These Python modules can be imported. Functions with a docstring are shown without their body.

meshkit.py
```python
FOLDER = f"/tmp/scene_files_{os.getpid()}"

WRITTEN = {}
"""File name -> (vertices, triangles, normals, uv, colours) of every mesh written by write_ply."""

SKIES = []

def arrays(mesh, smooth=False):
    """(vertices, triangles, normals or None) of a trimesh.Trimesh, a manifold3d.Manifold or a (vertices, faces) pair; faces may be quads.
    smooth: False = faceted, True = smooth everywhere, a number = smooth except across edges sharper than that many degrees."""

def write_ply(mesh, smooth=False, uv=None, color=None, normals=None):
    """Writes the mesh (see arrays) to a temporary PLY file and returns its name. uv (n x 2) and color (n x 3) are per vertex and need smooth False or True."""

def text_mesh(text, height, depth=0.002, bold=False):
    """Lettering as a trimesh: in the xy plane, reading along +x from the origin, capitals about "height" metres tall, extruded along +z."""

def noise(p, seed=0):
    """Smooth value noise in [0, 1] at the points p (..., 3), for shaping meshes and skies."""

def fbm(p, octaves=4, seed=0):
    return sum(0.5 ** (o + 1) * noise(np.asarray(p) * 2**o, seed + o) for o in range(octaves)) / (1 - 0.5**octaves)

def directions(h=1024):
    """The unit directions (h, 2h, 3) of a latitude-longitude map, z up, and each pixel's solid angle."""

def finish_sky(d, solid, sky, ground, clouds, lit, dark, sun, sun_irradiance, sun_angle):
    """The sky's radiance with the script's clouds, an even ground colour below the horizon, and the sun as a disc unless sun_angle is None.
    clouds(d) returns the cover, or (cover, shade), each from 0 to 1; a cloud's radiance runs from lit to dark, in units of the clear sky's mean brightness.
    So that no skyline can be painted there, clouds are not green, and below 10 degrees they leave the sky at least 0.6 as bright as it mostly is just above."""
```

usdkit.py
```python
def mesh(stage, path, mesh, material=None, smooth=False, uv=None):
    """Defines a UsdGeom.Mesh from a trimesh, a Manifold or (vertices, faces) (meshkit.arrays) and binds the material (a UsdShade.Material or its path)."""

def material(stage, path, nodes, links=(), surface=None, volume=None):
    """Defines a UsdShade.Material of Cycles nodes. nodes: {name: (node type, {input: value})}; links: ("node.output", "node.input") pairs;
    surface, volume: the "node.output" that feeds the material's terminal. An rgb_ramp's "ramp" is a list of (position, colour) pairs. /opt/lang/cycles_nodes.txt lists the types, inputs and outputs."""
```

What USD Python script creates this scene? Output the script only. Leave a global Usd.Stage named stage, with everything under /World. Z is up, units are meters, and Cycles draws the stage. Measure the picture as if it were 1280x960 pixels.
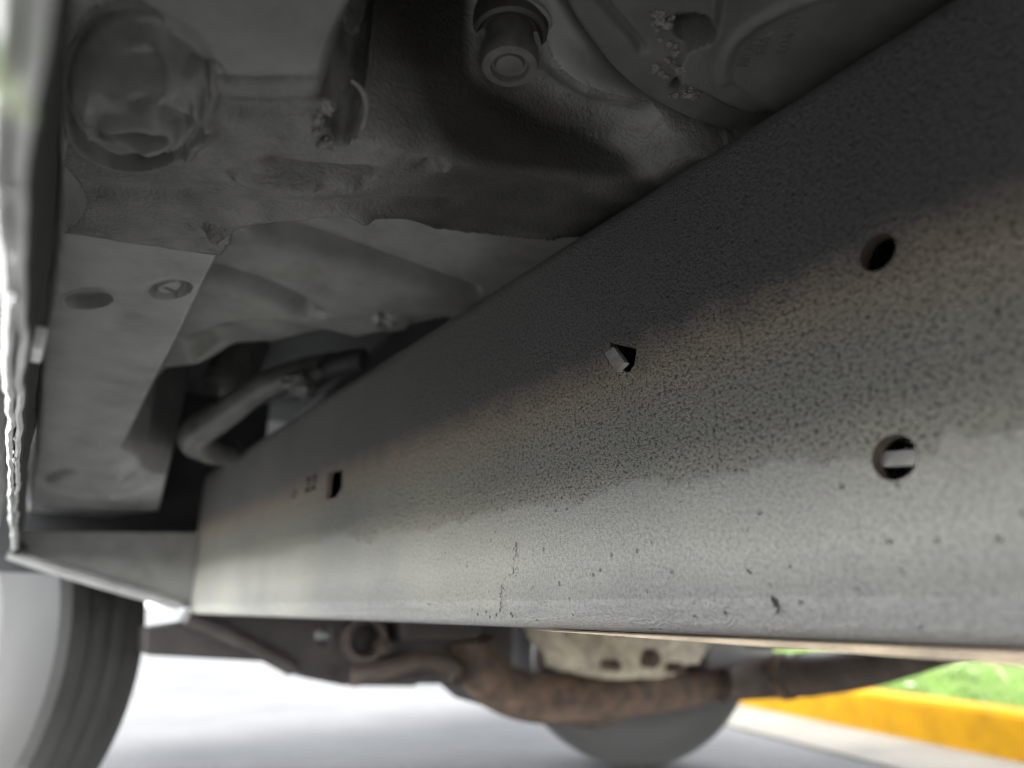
import math
import numpy as np
import trimesh
import manifold3d as m3
import usdkit, meshkit
from meshkit import noise, fbm
from pxr import Usd, UsdGeom, UsdLux, UsdShade, Gf, Sdf, Vt

# ------------------------------------------------------------------ stage, camera, sky, sun, exposure
stage = Usd.Stage.CreateInMemory()
UsdGeom.SetStageUpAxis(stage, UsdGeom.Tokens.z)
UsdGeom.SetStageMetersPerUnit(stage, 1.0)
world = UsdGeom.Xform.Define(stage, '/World')
stage.SetDefaultPrim(world.GetPrim())
UsdGeom.Scope.Define(stage, '/World/Looks')

# x points to the far side of the vehicle, y forward along its frame, z up; the lens is 0.40 m above the road
CAM = np.array([0.0, 0.0, 0.40])
PITCH = math.atan(277 / 865.0)
yc = np.array([-640.0, -277.0, 865.0]); yc /= np.linalg.norm(yc)
up = np.array([0, math.cos(PITCH), math.sin(PITCH)])
xc = np.cross(up, yc)
ROT = np.array([xc, yc, up])                       # camera (right, up, forward) -> world
cam = UsdGeom.Camera.Define(stage, '/World/camera')
r, u, f = ROT[:, 0], ROT[:, 1], ROT[:, 2]
cam.AddTransformOp().Set(Gf.Matrix4d(*r, 0, *u, 0, *(-f), 0, *CAM, 1))
cam.CreateHorizontalApertureAttr(36.0)
cam.CreateVerticalApertureAttr(27.0)
cam.CreateFocalLengthAttr(36.0 * 865 / 1280)
cam.CreateClippingRangeAttr(Gf.Vec2f(0.005, 3000))
cam.CreateFocusDistanceAttr(0.30)
cam.CreateFStopAttr(5.2)
cam.CreateExposureAttr(3.3)

SUN_EL = math.radians(58)
SUN_AZ = np.array([-0.75, -0.66])                  # horizontal direction towards the sun: left of the vehicle, a little behind
sd = np.array([SUN_AZ[0] * math.cos(SUN_EL), SUN_AZ[1] * math.cos(SUN_EL), math.sin(SUN_EL)])
sun = UsdLux.DistantLight.Define(stage, '/World/sun')
sun.CreateIntensityAttr(0.3)
sun.CreateAngleAttr(25.0)
sun.CreateNormalizeAttr(True)
sun.CreateColorAttr(Gf.Vec3f(1.0, 0.97, 0.93))
zax = sd; xax = np.cross([0, 0, 1], zax); xax /= np.linalg.norm(xax); yax = np.cross(zax, xax)
sun.AddTransformOp().Set(Gf.Matrix4d(*xax, 0, *yax, 0, *zax, 0, 0, 0, 0, 1))
sky = UsdLux.DomeLight.Define(stage, '/World/sky')
skymat = usdkit.material(stage, '/World/Looks/sky', {
    's': ('sky_texture', {'sky_type': 'single_scattering', 'sun_disc': False, 'sun_elevation': SUN_EL,
                          'sun_rotation': math.atan2(sd[0], sd[1])}),
    'h': ('hsv', {'saturation': 0.15}),
    'b': ('background_shader', {'strength': 0.15})}, [('s.color', 'h.color'), ('h.color', 'b.color')], surface='b.background')
UsdShade.MaterialBindingAPI.Apply(sky.GetPrim()).Bind(skymat)


def on(px, py, axis, value):
    """The point of the plane (world axis = value) sighted in the photograph at px, py."""
    d = ROT @ np.array([px - 640.0, 480.0 - py, 865.0])
    return CAM + d * ((value - CAM[axis]) / d[axis])


def onz(pts, h):
    return np.array([on(x, y, 2, h)[:2] for x, y in pts])


# ------------------------------------------------------------------ materials
def mat(name, nodes, links, surface='p.BSDF'):
    return usdkit.material(stage, '/World/Looks/' + name, nodes, links, surface=surface)


def coated(name, color, rough=0.45, var=0.25, vscale=18, bscale=350, bdist=0.0004, bstr=0.5, metallic=0.0, detail=3, coord='geometry.position', spec=0.5):
    """A paint, coat or casting: base colour mottled by noise, fine relief by bump, uneven gloss."""
    c = np.array(color, float)
    src = ('geometry', {}) if coord.startswith('geometry') else ('texture_coordinate', {})
    out = 'g.position' if coord.startswith('geometry') else 'g.object'
    return mat(name, {
        'g': src,
        'n': ('noise_texture', {'scale': vscale, 'detail': 5.0, 'roughness': 0.6}),
        'r': ('rgb_ramp', {'ramp': [(0.3, tuple(c * (1 - var))), (0.7, tuple(c * (1 + var)))]}),
        'nb': ('noise_texture', {'scale': bscale, 'detail': float(detail), 'roughness': 0.55}),
        'b': ('bump', {'strength': bstr, 'distance': bdist}),
        'rr': ('map_range', {'from_min': 0.3, 'from_max': 0.7, 'to_min': rough * 0.8, 'to_max': min(1, rough * 1.25)}),
        'p': ('principled_bsdf', {'metallic': metallic, 'specular_ior_level': spec})},
        [(out, 'n.vector'), (out, 'nb.vector'), ('n.fac', 'r.fac'), ('r.color', 'p.base_color'), ('nb.fac', 'b.height'),
         ('b.normal', 'p.normal'), ('n.fac', 'rr.value'), ('rr.result', 'p.roughness')])


M = {}
M['panel'] = coated('underbody_panel_coat', (0.18, 0.179, 0.169), 0.24, 0.22, 30, 420, 0.0004, 0.35)
M['column'] = coated('inner_sill_coat', (0.32, 0.318, 0.31), 0.30, 0.2, 22, 400, 0.0004, 0.2)
def shade_painted(name, coat_color, shade_color, rough=0.36):
    """Stipple-coated metal with painted-in shade, near black, where the vertex value says so."""
    c = np.array(coat_color); d = np.array(shade_color)
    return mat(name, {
        'g': ('geometry', {}), 'a': ('attribute', {'attribute': 'painted_shade'}),
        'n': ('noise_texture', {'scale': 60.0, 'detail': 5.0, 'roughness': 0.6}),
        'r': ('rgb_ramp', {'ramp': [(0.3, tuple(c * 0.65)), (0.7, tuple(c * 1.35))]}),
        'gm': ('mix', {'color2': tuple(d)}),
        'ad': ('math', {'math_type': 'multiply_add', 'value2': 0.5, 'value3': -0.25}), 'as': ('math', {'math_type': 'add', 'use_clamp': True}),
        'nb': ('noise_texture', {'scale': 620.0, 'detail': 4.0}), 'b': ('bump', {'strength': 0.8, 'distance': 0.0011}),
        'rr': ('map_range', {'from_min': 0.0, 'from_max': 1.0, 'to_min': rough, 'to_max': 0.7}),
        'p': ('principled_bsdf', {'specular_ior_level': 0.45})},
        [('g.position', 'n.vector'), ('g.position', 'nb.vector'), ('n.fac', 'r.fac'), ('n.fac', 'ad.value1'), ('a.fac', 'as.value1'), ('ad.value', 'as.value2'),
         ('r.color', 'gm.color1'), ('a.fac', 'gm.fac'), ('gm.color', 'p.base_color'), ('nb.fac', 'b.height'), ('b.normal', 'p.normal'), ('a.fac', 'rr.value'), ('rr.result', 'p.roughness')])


M['cross'] = shade_painted('crossmember_coat', (0.165, 0.162, 0.150), (0.014, 0.0125, 0.011), 0.31)
M['plug'] = coated('plug_sealant', (0.19, 0.188, 0.18), 0.24, 0.2, 60, 700, 0.0004, 0.4)
M['floor'] = coated('floor_coat', (0.215, 0.213, 0.198), 0.32, 0.25, 25, 500, 0.0005, 0.3)
M['cavity'] = coated('cavity_coat', (0.013, 0.012, 0.0105), 0.75, 0.3, 40, 500, 0.0006, 0.5, spec=0.25)
M['cover'] = coated('plastic_cover', (0.085, 0.084, 0.077), 0.55, 0.25, 40, 900, 0.0005, 0.5)
M['mount'] = coated('mount_steel', (0.05, 0.048, 0.044), 0.6, 0.3, 40, 500, 0.0006, 0.5)
M['liner'] = coated('wheel_arch_liner', (0.13, 0.129, 0.127), 0.5, 0.3, 20, 300, 0.0005, 0.4)
M['bolt'] = coated('bolt_coat', (0.10, 0.097, 0.09), 0.45, 0.3, 150, 900, 0.0004, 0.5)
M['sealant'] = coated('sealant', (0.16, 0.155, 0.145), 0.35, 0.3, 200, 700, 0.0006, 0.5)
M['mud'] = coated('dried_mud', (0.17, 0.16, 0.14), 0.9, 0.35, 300, 1200, 0.0008, 0.8)
M['black'] = coated('black_steel', (0.045, 0.045, 0.046), 0.6, 0.3, 20, 300, 0.0005, 0.4)
M['gunmetal'] = coated('dark_suspension_steel', (0.04, 0.035, 0.032), 0.5, 0.4, 25, 260, 0.0008, 0.5)
M['rust'] = coated('rusty_steel', (0.07, 0.045, 0.031), 0.8, 0.8, 34, 200, 0.0016, 0.9)
M['hook'] = coated('dark_satin_pipe', (0.11, 0.109, 0.104), 0.3, 0.3, 40, 300, 0.0006, 0.4)
M['brown'] = coated('brown_oily_steel', (0.055, 0.041, 0.033), 0.6, 0.6, 28, 200, 0.001, 0.5)
M['cream'] = coated('weathered_cast_aluminium', (0.42, 0.37, 0.28), 0.7, 0.35, 35, 260, 0.001, 0.5)
M['brightmetal'] = coated('bare_bright_metal', (0.78, 0.77, 0.74), 0.35, 0.1, 90, 700, 0.0002, 0.3, metallic=0.3)
M['sill'] = coated('white_sill_paint', (0.8, 0.8, 0.78), 0.35, 0.25, 45, 260, 0.0012, 0.4)
M['body'] = coated('white_body_paint', (0.6, 0.6, 0.6), 0.25, 0.05, 3, 80, 0.0002, 0.1)
M['glass'] = coated('dark_window', (0.02, 0.022, 0.025), 0.05, 0.1, 3, 5, 0.0001, 0.0)
M['ink'] = coated('black_ink', (0.01, 0.01, 0.011), 0.6, 0.3, 200, 700, 0.0002, 0.3)
M['concrete'] = coated('gutter_concrete', (0.13, 0.12, 0.10), 0.9, 0.2, 4, 260, 0.002, 0.5)
M['kerbpaint'] = coated('yellow_kerb_paint', (0.28, 0.145, 0.006), 0.85, 0.22, 9, 160, 0.002, 0.5, spec=0.08)
M['soil'] = coated('soil', (0.06, 0.06, 0.03), 0.95, 0.5, 8, 60, 0.01, 0.8)
M['twig'] = coated('dry_twig', (0.22, 0.16, 0.10), 0.85, 0.3, 60, 300, 0.001, 0.6)
M['petal'] = coated('white_petal', (0.75, 0.75, 0.72), 0.7, 0.05, 60, 300, 0.0005, 0.2)
M['asphalt'] = mat('road_asphalt', {
    'g': ('geometry', {}),
    'n': ('noise_texture', {'scale': 1.6, 'detail': 6.0, 'roughness': 0.65}),
    'v': ('voronoi_texture', {'scale': 90.0}) if False else ('noise_texture', {'scale': 110.0, 'detail': 3.0}),
    'r': ('rgb_ramp', {'ramp': [(0.3, (0.080, 0.081, 0.083)), (0.7, (0.117, 0.117, 0.116))]}),
    'r2': ('rgb_ramp', {'ramp': [(0.3, (0.72, 0.72, 0.72)), (0.75, (1.2, 1.2, 1.2))]}),
    'm': ('mix', {'mix_type': 'multiply', 'fac': 1.0}),
    'b': ('bump', {'strength': 0.6, 'distance': 0.004}),
    'p': ('principled_bsdf', {'roughness': 0.9, 'specular_ior_level': 0.12})},
    [('g.position', 'n.vector'), ('g.position', 'v.vector'), ('n.fac', 'r.fac'), ('v.fac', 'r2.fac'), ('r.color', 'm.color1'),
     ('r2.color', 'm.color2'), ('m.color', 'p.base_color'), ('v.fac', 'b.height'), ('b.normal', 'p.normal')])


def leafy(name, color, var=0.4):
    c = np.array(color)
    return mat(name, {
        'g': ('geometry', {}), 'n': ('noise_texture', {'scale': 9.0, 'detail': 4.0}),
        'r': ('rgb_ramp', {'ramp': [(0.25, tuple(c * (1 - var))), (0.75, tuple(c * (1 + var)))]}),
        'p': ('principled_bsdf', {'roughness': 0.55}), 't': ('translucent_bsdf', {}), 'm': ('mix_closure', {'fac': 0.35})},
        [('g.position', 'n.vector'), ('n.fac', 'r.fac'), ('r.color', 'p.base_color'), ('r.color', 't.color'), ('p.BSDF', 'm.closure1'), ('t.BSDF', 'm.closure2')],
        surface='m.closure')


M['grass'] = leafy('grass_blades', (0.12, 0.20, 0.04))
M['leaf'] = leafy('weed_leaf', (0.16, 0.26, 0.08), 0.2)
M['paleleaf'] = leafy('pale_leaf', (0.60, 0.65, 0.48), 0.1)

# rubber: tread black, sidewall dusty grey; texture in the wheel's own space
M['rubber'] = coated('tyre_tread_rubber', (0.035, 0.034, 0.032), 0.75, 0.35, 14, 180, 0.0015, 0.6, coord='object')
M['sidewall'] = coated('dusty_sidewall_rubber', (0.042, 0.041, 0.039), 0.6, 0.15, 6, 150, 0.0006, 0.2, coord='object')
M['rim'] = coated('steel_rim', (0.07, 0.07, 0.07), 0.4, 0.2, 12, 200, 0.0005, 0.3, coord='object')

# the frame rail: charcoal stone-chip coat above, a layer of road dust below a wandering tide line, a smoother pale repair patch lower down, and light growing towards the wheel painted in
M['rail'] = mat('frame_rail_coat', {
    'g': ('geometry', {}), 'xyz': ('separate_xyz', {}),
    'wob': ('noise_texture', {'scale': 14.0, 'detail': 6.0, 'roughness': 0.65}),
    'wob2': ('noise_texture', {'scale': 55.0, 'detail': 6.0, 'roughness': 0.7}),
    'w3': ('math', {'math_type': 'multiply_add', 'value2': 0.045, 'value3': -0.0225}), 'z3': ('math', {'math_type': 'add'}), 'w1': ('math', {'math_type': 'multiply_add', 'value2': 0.012, 'value3': -0.006}),
    'w2': ('math', {'math_type': 'multiply_add', 'value2': 0.022, 'value3': -0.011}),
    'z1': ('math', {'math_type': 'add'}), 'z2': ('math', {'math_type': 'add'}), 'z12': ('math', {'math_type': 'add'}),
    'f1': ('map_range', {'from_min': 0.511, 'from_max': 0.491, 'to_min': 0.0, 'to_max': 1.0, 'clamp': True}),
    'dustramp': ('rgb_ramp', {'ramp': [(0.0, (0.56, 0.553, 0.487)), (0.70, (0.57, 0.558, 0.482)), (0.86, (0.58, 0.52, 0.425)), (0.97, (0.57, 0.47, 0.365))]}),
    'fd': ('map_range', {'from_min': 0.40, 'from_max': 0.50, 'to_min': 0.0, 'to_max': 1.0, 'clamp': True}),
    'tone': ('noise_texture', {'scale': 620.0, 'detail': 4.0, 'roughness': 0.7}),
    'toneR': ('rgb_ramp', {'ramp': [(0.28, (0.72, 0.72, 0.73)), (0.5, (1.0, 1.0, 1.0)), (0.72, (1.25, 1.25, 1.23))]}),
    'big': ('noise_texture', {'scale': 7.0, 'detail': 4.0}),
    'bigR': ('rgb_ramp', {'ramp': [(0.3, (0.82, 0.83, 0.86)), (0.7, (1.15, 1.14, 1.10))]}),
    'charc': ('mix', {'color1': (0.152, 0.151, 0.148), 'color2': (0.33, 0.324, 0.305)}), 'film': ('map_range', {'from_min': 0.16, 'from_max': 0.75, 'to_min': 0.0, 'to_max': 1.0, 'clamp': True}),  # charcoal painted lighter towards the wheel, as light falls off
    'mix1': ('mix', {}), 'mul1': ('mix', {'mix_type': 'multiply', 'fac': 1.0}), 'mul2': ('mix', {'mix_type': 'multiply', 'fac': 1.0}),
    'f2': ('map_range', {'from_min': 0.4465, 'from_max': 0.4440, 'to_min': 0.0, 'to_max': 1.0, 'clamp': True}),
    'f2y': ('map_range', {'from_min': 0.62, 'from_max': 0.25, 'to_min': 0.7, 'to_max': 1.0, 'clamp': True}),
    'f2m': ('math', {'math_type': 'multiply'}),
    'patch': ('mix', {'color2': (0.42, 0.415, 0.378)}), 'ylight': ('map_range', {'from_min': 0.33, 'from_max': 0.82, 'to_min': 0.90, 'to_max': 1.62, 'clamp': True}), 'mul3': ('mix', {'mix_type': 'multiply', 'fac': 1.0}), 'cmb': ('combine_xyz', {}), 'charmix': ('mix', {'fac': 1.0, 'color1': (1.0, 1.0, 1.0)}),  # light fall-off along the rail painted in, brighter towards the wheel
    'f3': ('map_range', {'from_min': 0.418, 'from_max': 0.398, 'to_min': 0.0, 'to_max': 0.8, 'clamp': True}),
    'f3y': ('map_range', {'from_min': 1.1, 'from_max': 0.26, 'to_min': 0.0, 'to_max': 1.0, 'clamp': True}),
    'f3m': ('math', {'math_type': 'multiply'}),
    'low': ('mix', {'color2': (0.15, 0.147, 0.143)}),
    'g1': ('noise_texture', {'scale': 640.0, 'detail': 4.0, 'roughness': 0.66}),
    'g2': ('noise_texture', {'scale': 1200.0, 'detail': 2.0, 'roughness': 0.6}),
    'pit': ('voronoi_texture', {'scale': 130.0}),
    'pitr': ('map_range', {'from_min': 0.03, 'from_max': 0.13, 'to_min': -0.6, 'to_max': 0.0, 'clamp': True}),
    'pore': ('map_range', {'from_min': 0.37, 'from_max': 0.49, 'to_min': 0.85, 'to_max': 0.0, 'clamp': True}), 'porem': ('mix', {'color2': (0.05, 0.05, 0.05)}),
    'porek': ('math', {'math_type': 'multiply'}), 'gs': ('map_range', {'from_min': 0.0, 'from_max': 1.0, 'to_min': 1.0, 'to_max': 0.35, 'clamp': True}),
    'ga': ('math', {'math_type': 'multiply_add', 'value2': 0.5}),
    'gb': ('math', {'math_type': 'multiply'}), 'gc': ('math', {'math_type': 'add'}),
    'b': ('bump', {'strength': 1.0, 'distance': 0.0060}),
    'rough': ('map_range', {'from_min': 0.0, 'from_max': 1.0, 'to_min': 0.29, 'to_max': 0.46, 'clamp': True}),
    'p': ('principled_bsdf', {'specular_ior_level': 0.5})},
    [('g.position', 'xyz.vector'), ('g.position', 'wob.vector'), ('g.position', 'wob2.vector'), ('g.position', 'tone.vector'), ('g.position', 'big.vector'),
     ('g.position', 'g1.vector'), ('g.position', 'g2.vector'), ('g.position', 'pit.vector'),
     ('wob.fac', 'w1.value1'), ('wob2.fac', 'w2.value1'), ('xyz.z', 'z1.value1'), ('w1.value', 'z1.value2'),
     ('xyz.z', 'z2.value1'), ('w2.value', 'z2.value2'), ('z1.value', 'z12.value1'), ('w2.value', 'z12.value2'),
     ('z12.value', 'f1.value'), ('xyz.z', 'fd.value'), ('fd.result', 'dustramp.fac'),
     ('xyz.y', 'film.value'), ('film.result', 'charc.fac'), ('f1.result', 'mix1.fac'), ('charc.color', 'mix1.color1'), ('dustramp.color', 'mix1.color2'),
     ('wob.fac', 'w3.value1'), ('z2.value', 'z3.value1'), ('w3.value', 'z3.value2'), ('z3.value', 'f2.value'), ('xyz.y', 'f2y.value'), ('f2.result', 'f2m.value1'), ('f2y.result', 'f2m.value2'),
     ('f2m.value', 'patch.fac'), ('mix1.color', 'patch.color1'),
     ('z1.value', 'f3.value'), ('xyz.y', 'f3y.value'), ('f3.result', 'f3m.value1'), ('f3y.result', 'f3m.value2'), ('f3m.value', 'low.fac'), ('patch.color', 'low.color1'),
     ('xyz.y', 'ylight.value'), ('ylight.result', 'cmb.x'), ('ylight.result', 'cmb.y'), ('ylight.result', 'cmb.z'), ('cmb.vector', 'charmix.color2'), ('low.color', 'mul3.color1'), ('charmix.color', 'mul3.color2'), ('tone.fac', 'toneR.fac'), ('mul3.color', 'mul1.color1'), ('toneR.color', 'mul1.color2'),
     ('big.fac', 'bigR.fac'), ('mul1.color', 'mul2.color1'), ('bigR.color', 'mul2.color2'), ('mul2.color', 'porem.color1'), ('g1.fac', 'pore.value'), ('pore.result', 'porek.value1'), ('gs.result', 'porek.value2'), ('porek.value', 'porem.fac'), ('porem.color', 'p.base_color'),
     ('pit.distance', 'pitr.value'),
     ('g2.fac', 'ga.value1'), ('g1.fac', 'ga.value3'), ('f2m.value', 'gs.value'), ('ga.value', 'gb.value1'), ('gs.result', 'gb.value2'),
     ('gb.value', 'gc.value1'), ('pitr.result', 'gc.value2'), ('gc.value', 'b.height'), ('b.normal', 'p.normal'),
     ('f2m.value', 'rough.value'), ('rough.result', 'p.roughness')])

# ------------------------------------------------------------------ scene helpers
used = {}


def numbered(parent, name):
    k = used.get((parent, name), 0)
    used[(parent, name)] = k + 1
    return f'{parent}/{name}' + (f'_{k:03d}' if k else '')


def tag(prim, label=None, category=None, group=None, kind=None):
    for k, v in (('label', label), ('category', category), ('group', group), ('kind', kind)):
        if v:
            prim.SetCustomDataByKey(k, v)
    return prim


ORIGIN = {'/World': np.zeros(3)}


def thing(name, loc, **kw):
    path = numbered('/World', name)
    x = UsdGeom.Xform.Define(stage, path)
    x.AddTranslateOp().Set(Gf.Vec3d(*map(float, loc)))
    ORIGIN[path] = np.array(loc, float)
    tag(x.GetPrim(), **kw)
    return path


def obj(name, mesh, m, parent='/World', smooth=40, **kw):
    """One Mesh prim from a mesh given in world coordinates."""
    path = numbered(parent, name)
    o = ORIGIN[parent]
    v, fa, _ = meshkit.arrays(mesh)
    p = usdkit.mesh(stage, path, trimesh.Trimesh(v - o, fa, process=False), M[m] if isinstance(m, str) else m, smooth=smooth)
    ORIGIN[path] = o
    tag(p.GetPrim(), **kw)
    return path


cat = trimesh.util.concatenate


def man(v, fa):
    return m3.Manifold(m3.Mesh(np.asarray(v, np.float32), np.asarray(fa, np.uint32)))


def sph(c, r, n=16):
    return m3.Manifold.sphere(r, n).translate([float(x) for x in c])


def tri(mf):
    m = mf.to_mesh()
    return trimesh.Trimesh(m.vert_properties[:, :3], m.tri_verts, process=False)


def box(lo, hi, rad=0.0):
    lo, hi = np.array(lo, float), np.array(hi, float)
    if rad <= 0:
        return m3.Manifold.cube((hi - lo).tolist()).translate(lo.tolist())
    return m3.Manifold.batch_hull([sph([x, y, z], rad, 12) for x in (lo[0] + rad, hi[0] - rad) for y in (lo[1] + rad, hi[1] - rad) for z in (lo[2] + rad, hi[2] - rad)])


def spline(pts, n):
    p = np.array(pts, float)
    from scipy.interpolate import CubicSpline
    t = np.r_[0, np.cumsum(np.linalg.norm(np.diff(p, axis=0), axis=1))]
    return CubicSpline(t, p)(np.linspace(0, t[-1], n)) if len(p) > 2 else np.linspace(p[0], p[-1], n)


def tube(pts, rad, n=60, seg=16):
    """A swept round bar with closed ends; rad may vary along it."""
    p = spline(pts, n)
    rad = np.interp(np.linspace(0, 1, n), np.linspace(0, 1, np.size(rad)), np.atleast_1d(rad)) if np.size(rad) > 1 else np.full(n, float(rad))
    t = np.gradient(p, axis=0); t /= np.linalg.norm(t, axis=1, keepdims=True)
    a = np.array([0, 0, 1.0]) if abs(t[0][2]) < 0.9 else np.array([1.0, 0, 0])
    rows = []
    for i in range(n):
        a = a - t[i] * (a @ t[i]); a /= np.linalg.norm(a)
        b = np.cross(t[i], a)
        th = np.linspace(0, 2 * np.pi, seg, endpoint=False)
        rows.append(p[i] + rad[i] * (np.cos(th)[:, None] * a + np.sin(th)[:, None] * b))
    v = np.vstack(rows + [p[:1], p[-1:]])
    F = []
    for i in range(n - 1):
        for j in range(seg):
            q = [i * seg + j, i * seg + (j + 1) % seg, (i + 1) * seg + (j + 1) % seg, (i + 1) * seg + j]
            F += [[q[0], q[1], q[2]], [q[0], q[2], q[3]]]
    for j in range(seg):
        F += [[n * seg, (j + 1) % seg, j], [n * seg + 1, (n - 1) * seg + j, (n - 1) * seg + (j + 1) % seg]]
    return trimesh.Trimesh(v, F, process=False)


def lathe(profile, axis_from, axis_to, seg=48):
    """profile: (radius, distance along the axis) pairs, revolved about the axis."""
    m = trimesh.creation.revolve(np.array(profile, float), sections=seg)
    d = np.array(axis_to, float) - np.array(axis_from, float)
    m.apply_transform(trimesh.geometry.align_vectors([0, 0, 1], d / np.linalg.norm(d)))
    m.apply_translation(axis_from)
    return m


def rough_lump(c, r, seed, squash=(1, 1, 1), sub=3, amp=0.5):
    m = trimesh.creation.icosphere(sub, 1.0)
    v = m.vertices
    k = 1 + amp * (fbm(v * 1.7 + 11 * seed, 4, seed) - 0.5) * 2
    m.vertices = v * k[:, None] * np.array(squash) * r + np.array(c)
    return m


# ------------------------------------------------------------------ the ground
def sheet(x0, x1, y0, y1, z, n=2):
    xs, ys = np.linspace(x0, x1, n), np.linspace(y0, y1, n)
    X, Y = np.meshgrid(xs, ys)
    v = np.c_[X.ravel(), Y.ravel(), np.full(X.size, z)]
    F = [[j * n + i, j * n + i + 1, (j + 1) * n + i + 1, (j + 1) * n + i] for j in range(n - 1) for i in range(n - 1)]
    return meshkit.arrays((v, F))[:2]


obj('road', sheet(-600, 600, -600, 600, 0.0), 'asphalt', smooth=False, kind='structure')
KA = math.radians(16.0)                            # the kerb runs 16 degrees off the vehicle's axis
KD = np.array([math.sin(KA), math.cos(KA)]); KN = np.array([math.cos(KA), -math.sin(KA)])
K0 = np.array([2.265, 0.886])


def kerbframe(s, n, z):
    p = K0 + KD * np.asarray(s)[..., None] + KN * np.asarray(n)[..., None]
    return np.concatenate([p, np.broadcast_to(z, p.shape[:-1])[..., None]], -1)


def strip(profile, s0, s1, ns, wob=0.0, seed=0):
    """A profile (n, z) swept along the kerb line."""
    s = np.linspace(s0, s1, ns)
    prof = np.array(profile, float)
    S, Pn = np.meshgrid(s, prof[:, 0], indexing='ij'); _, Pz = np.meshgrid(s, prof[:, 1], indexing='ij')
    if wob:
        w = fbm(np.stack([S * 6, Pn * 20, Pz * 20], -1), 4, seed) - 0.5
        Pz = Pz + wob * w * (Pz > 0.02); Pn = Pn - wob * w * (Pz > 0.02)
    v = kerbframe(S, Pn, Pz).reshape(-1, 3)
    k = len(prof)
    F = [[i * k + j, i * k + j + 1, (i + 1) * k + j + 1, (i + 1) * k + j] for i in range(ns - 1) for j in range(k - 1)]
    return meshkit.arrays((v, F))[:2]


obj('gutter', strip([(-0.36, 0.0), (-0.36, 0.008), (-0.18, 0.005), (0.0, 0.008)], -30, 40, 60), 'concrete', kind='structure')
a = np.radians(np.linspace(180, 90, 7))
kp = [(-0.005, -0.02), (0.0, 0.10)] + [(0.022 + 0.022 * math.cos(t), 0.105 + 0.022 * math.sin(t)) for t in a[1:]] + [(0.10, 0.128), (0.112, 0.122), (0.116, 0.05)]
obj('kerb', strip(kp, -6, 12, 700, 0.006, 3), 'kerbpaint', label='long yellow painted concrete kerb between the road gutter and the grass', category='kerb')
s_ = np.linspace(-40, 60, 120)
lawn = strip([(0.112, 0.11), (0.3, 0.115), (0.7, 0.12), (1.5, 0.12), (4, 0.13), (40, 0.15)], -40, 60, 100)
obj('lawn_soil', lawn, 'soil', kind='structure')

rng = np.random.default_rng(5)


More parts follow.
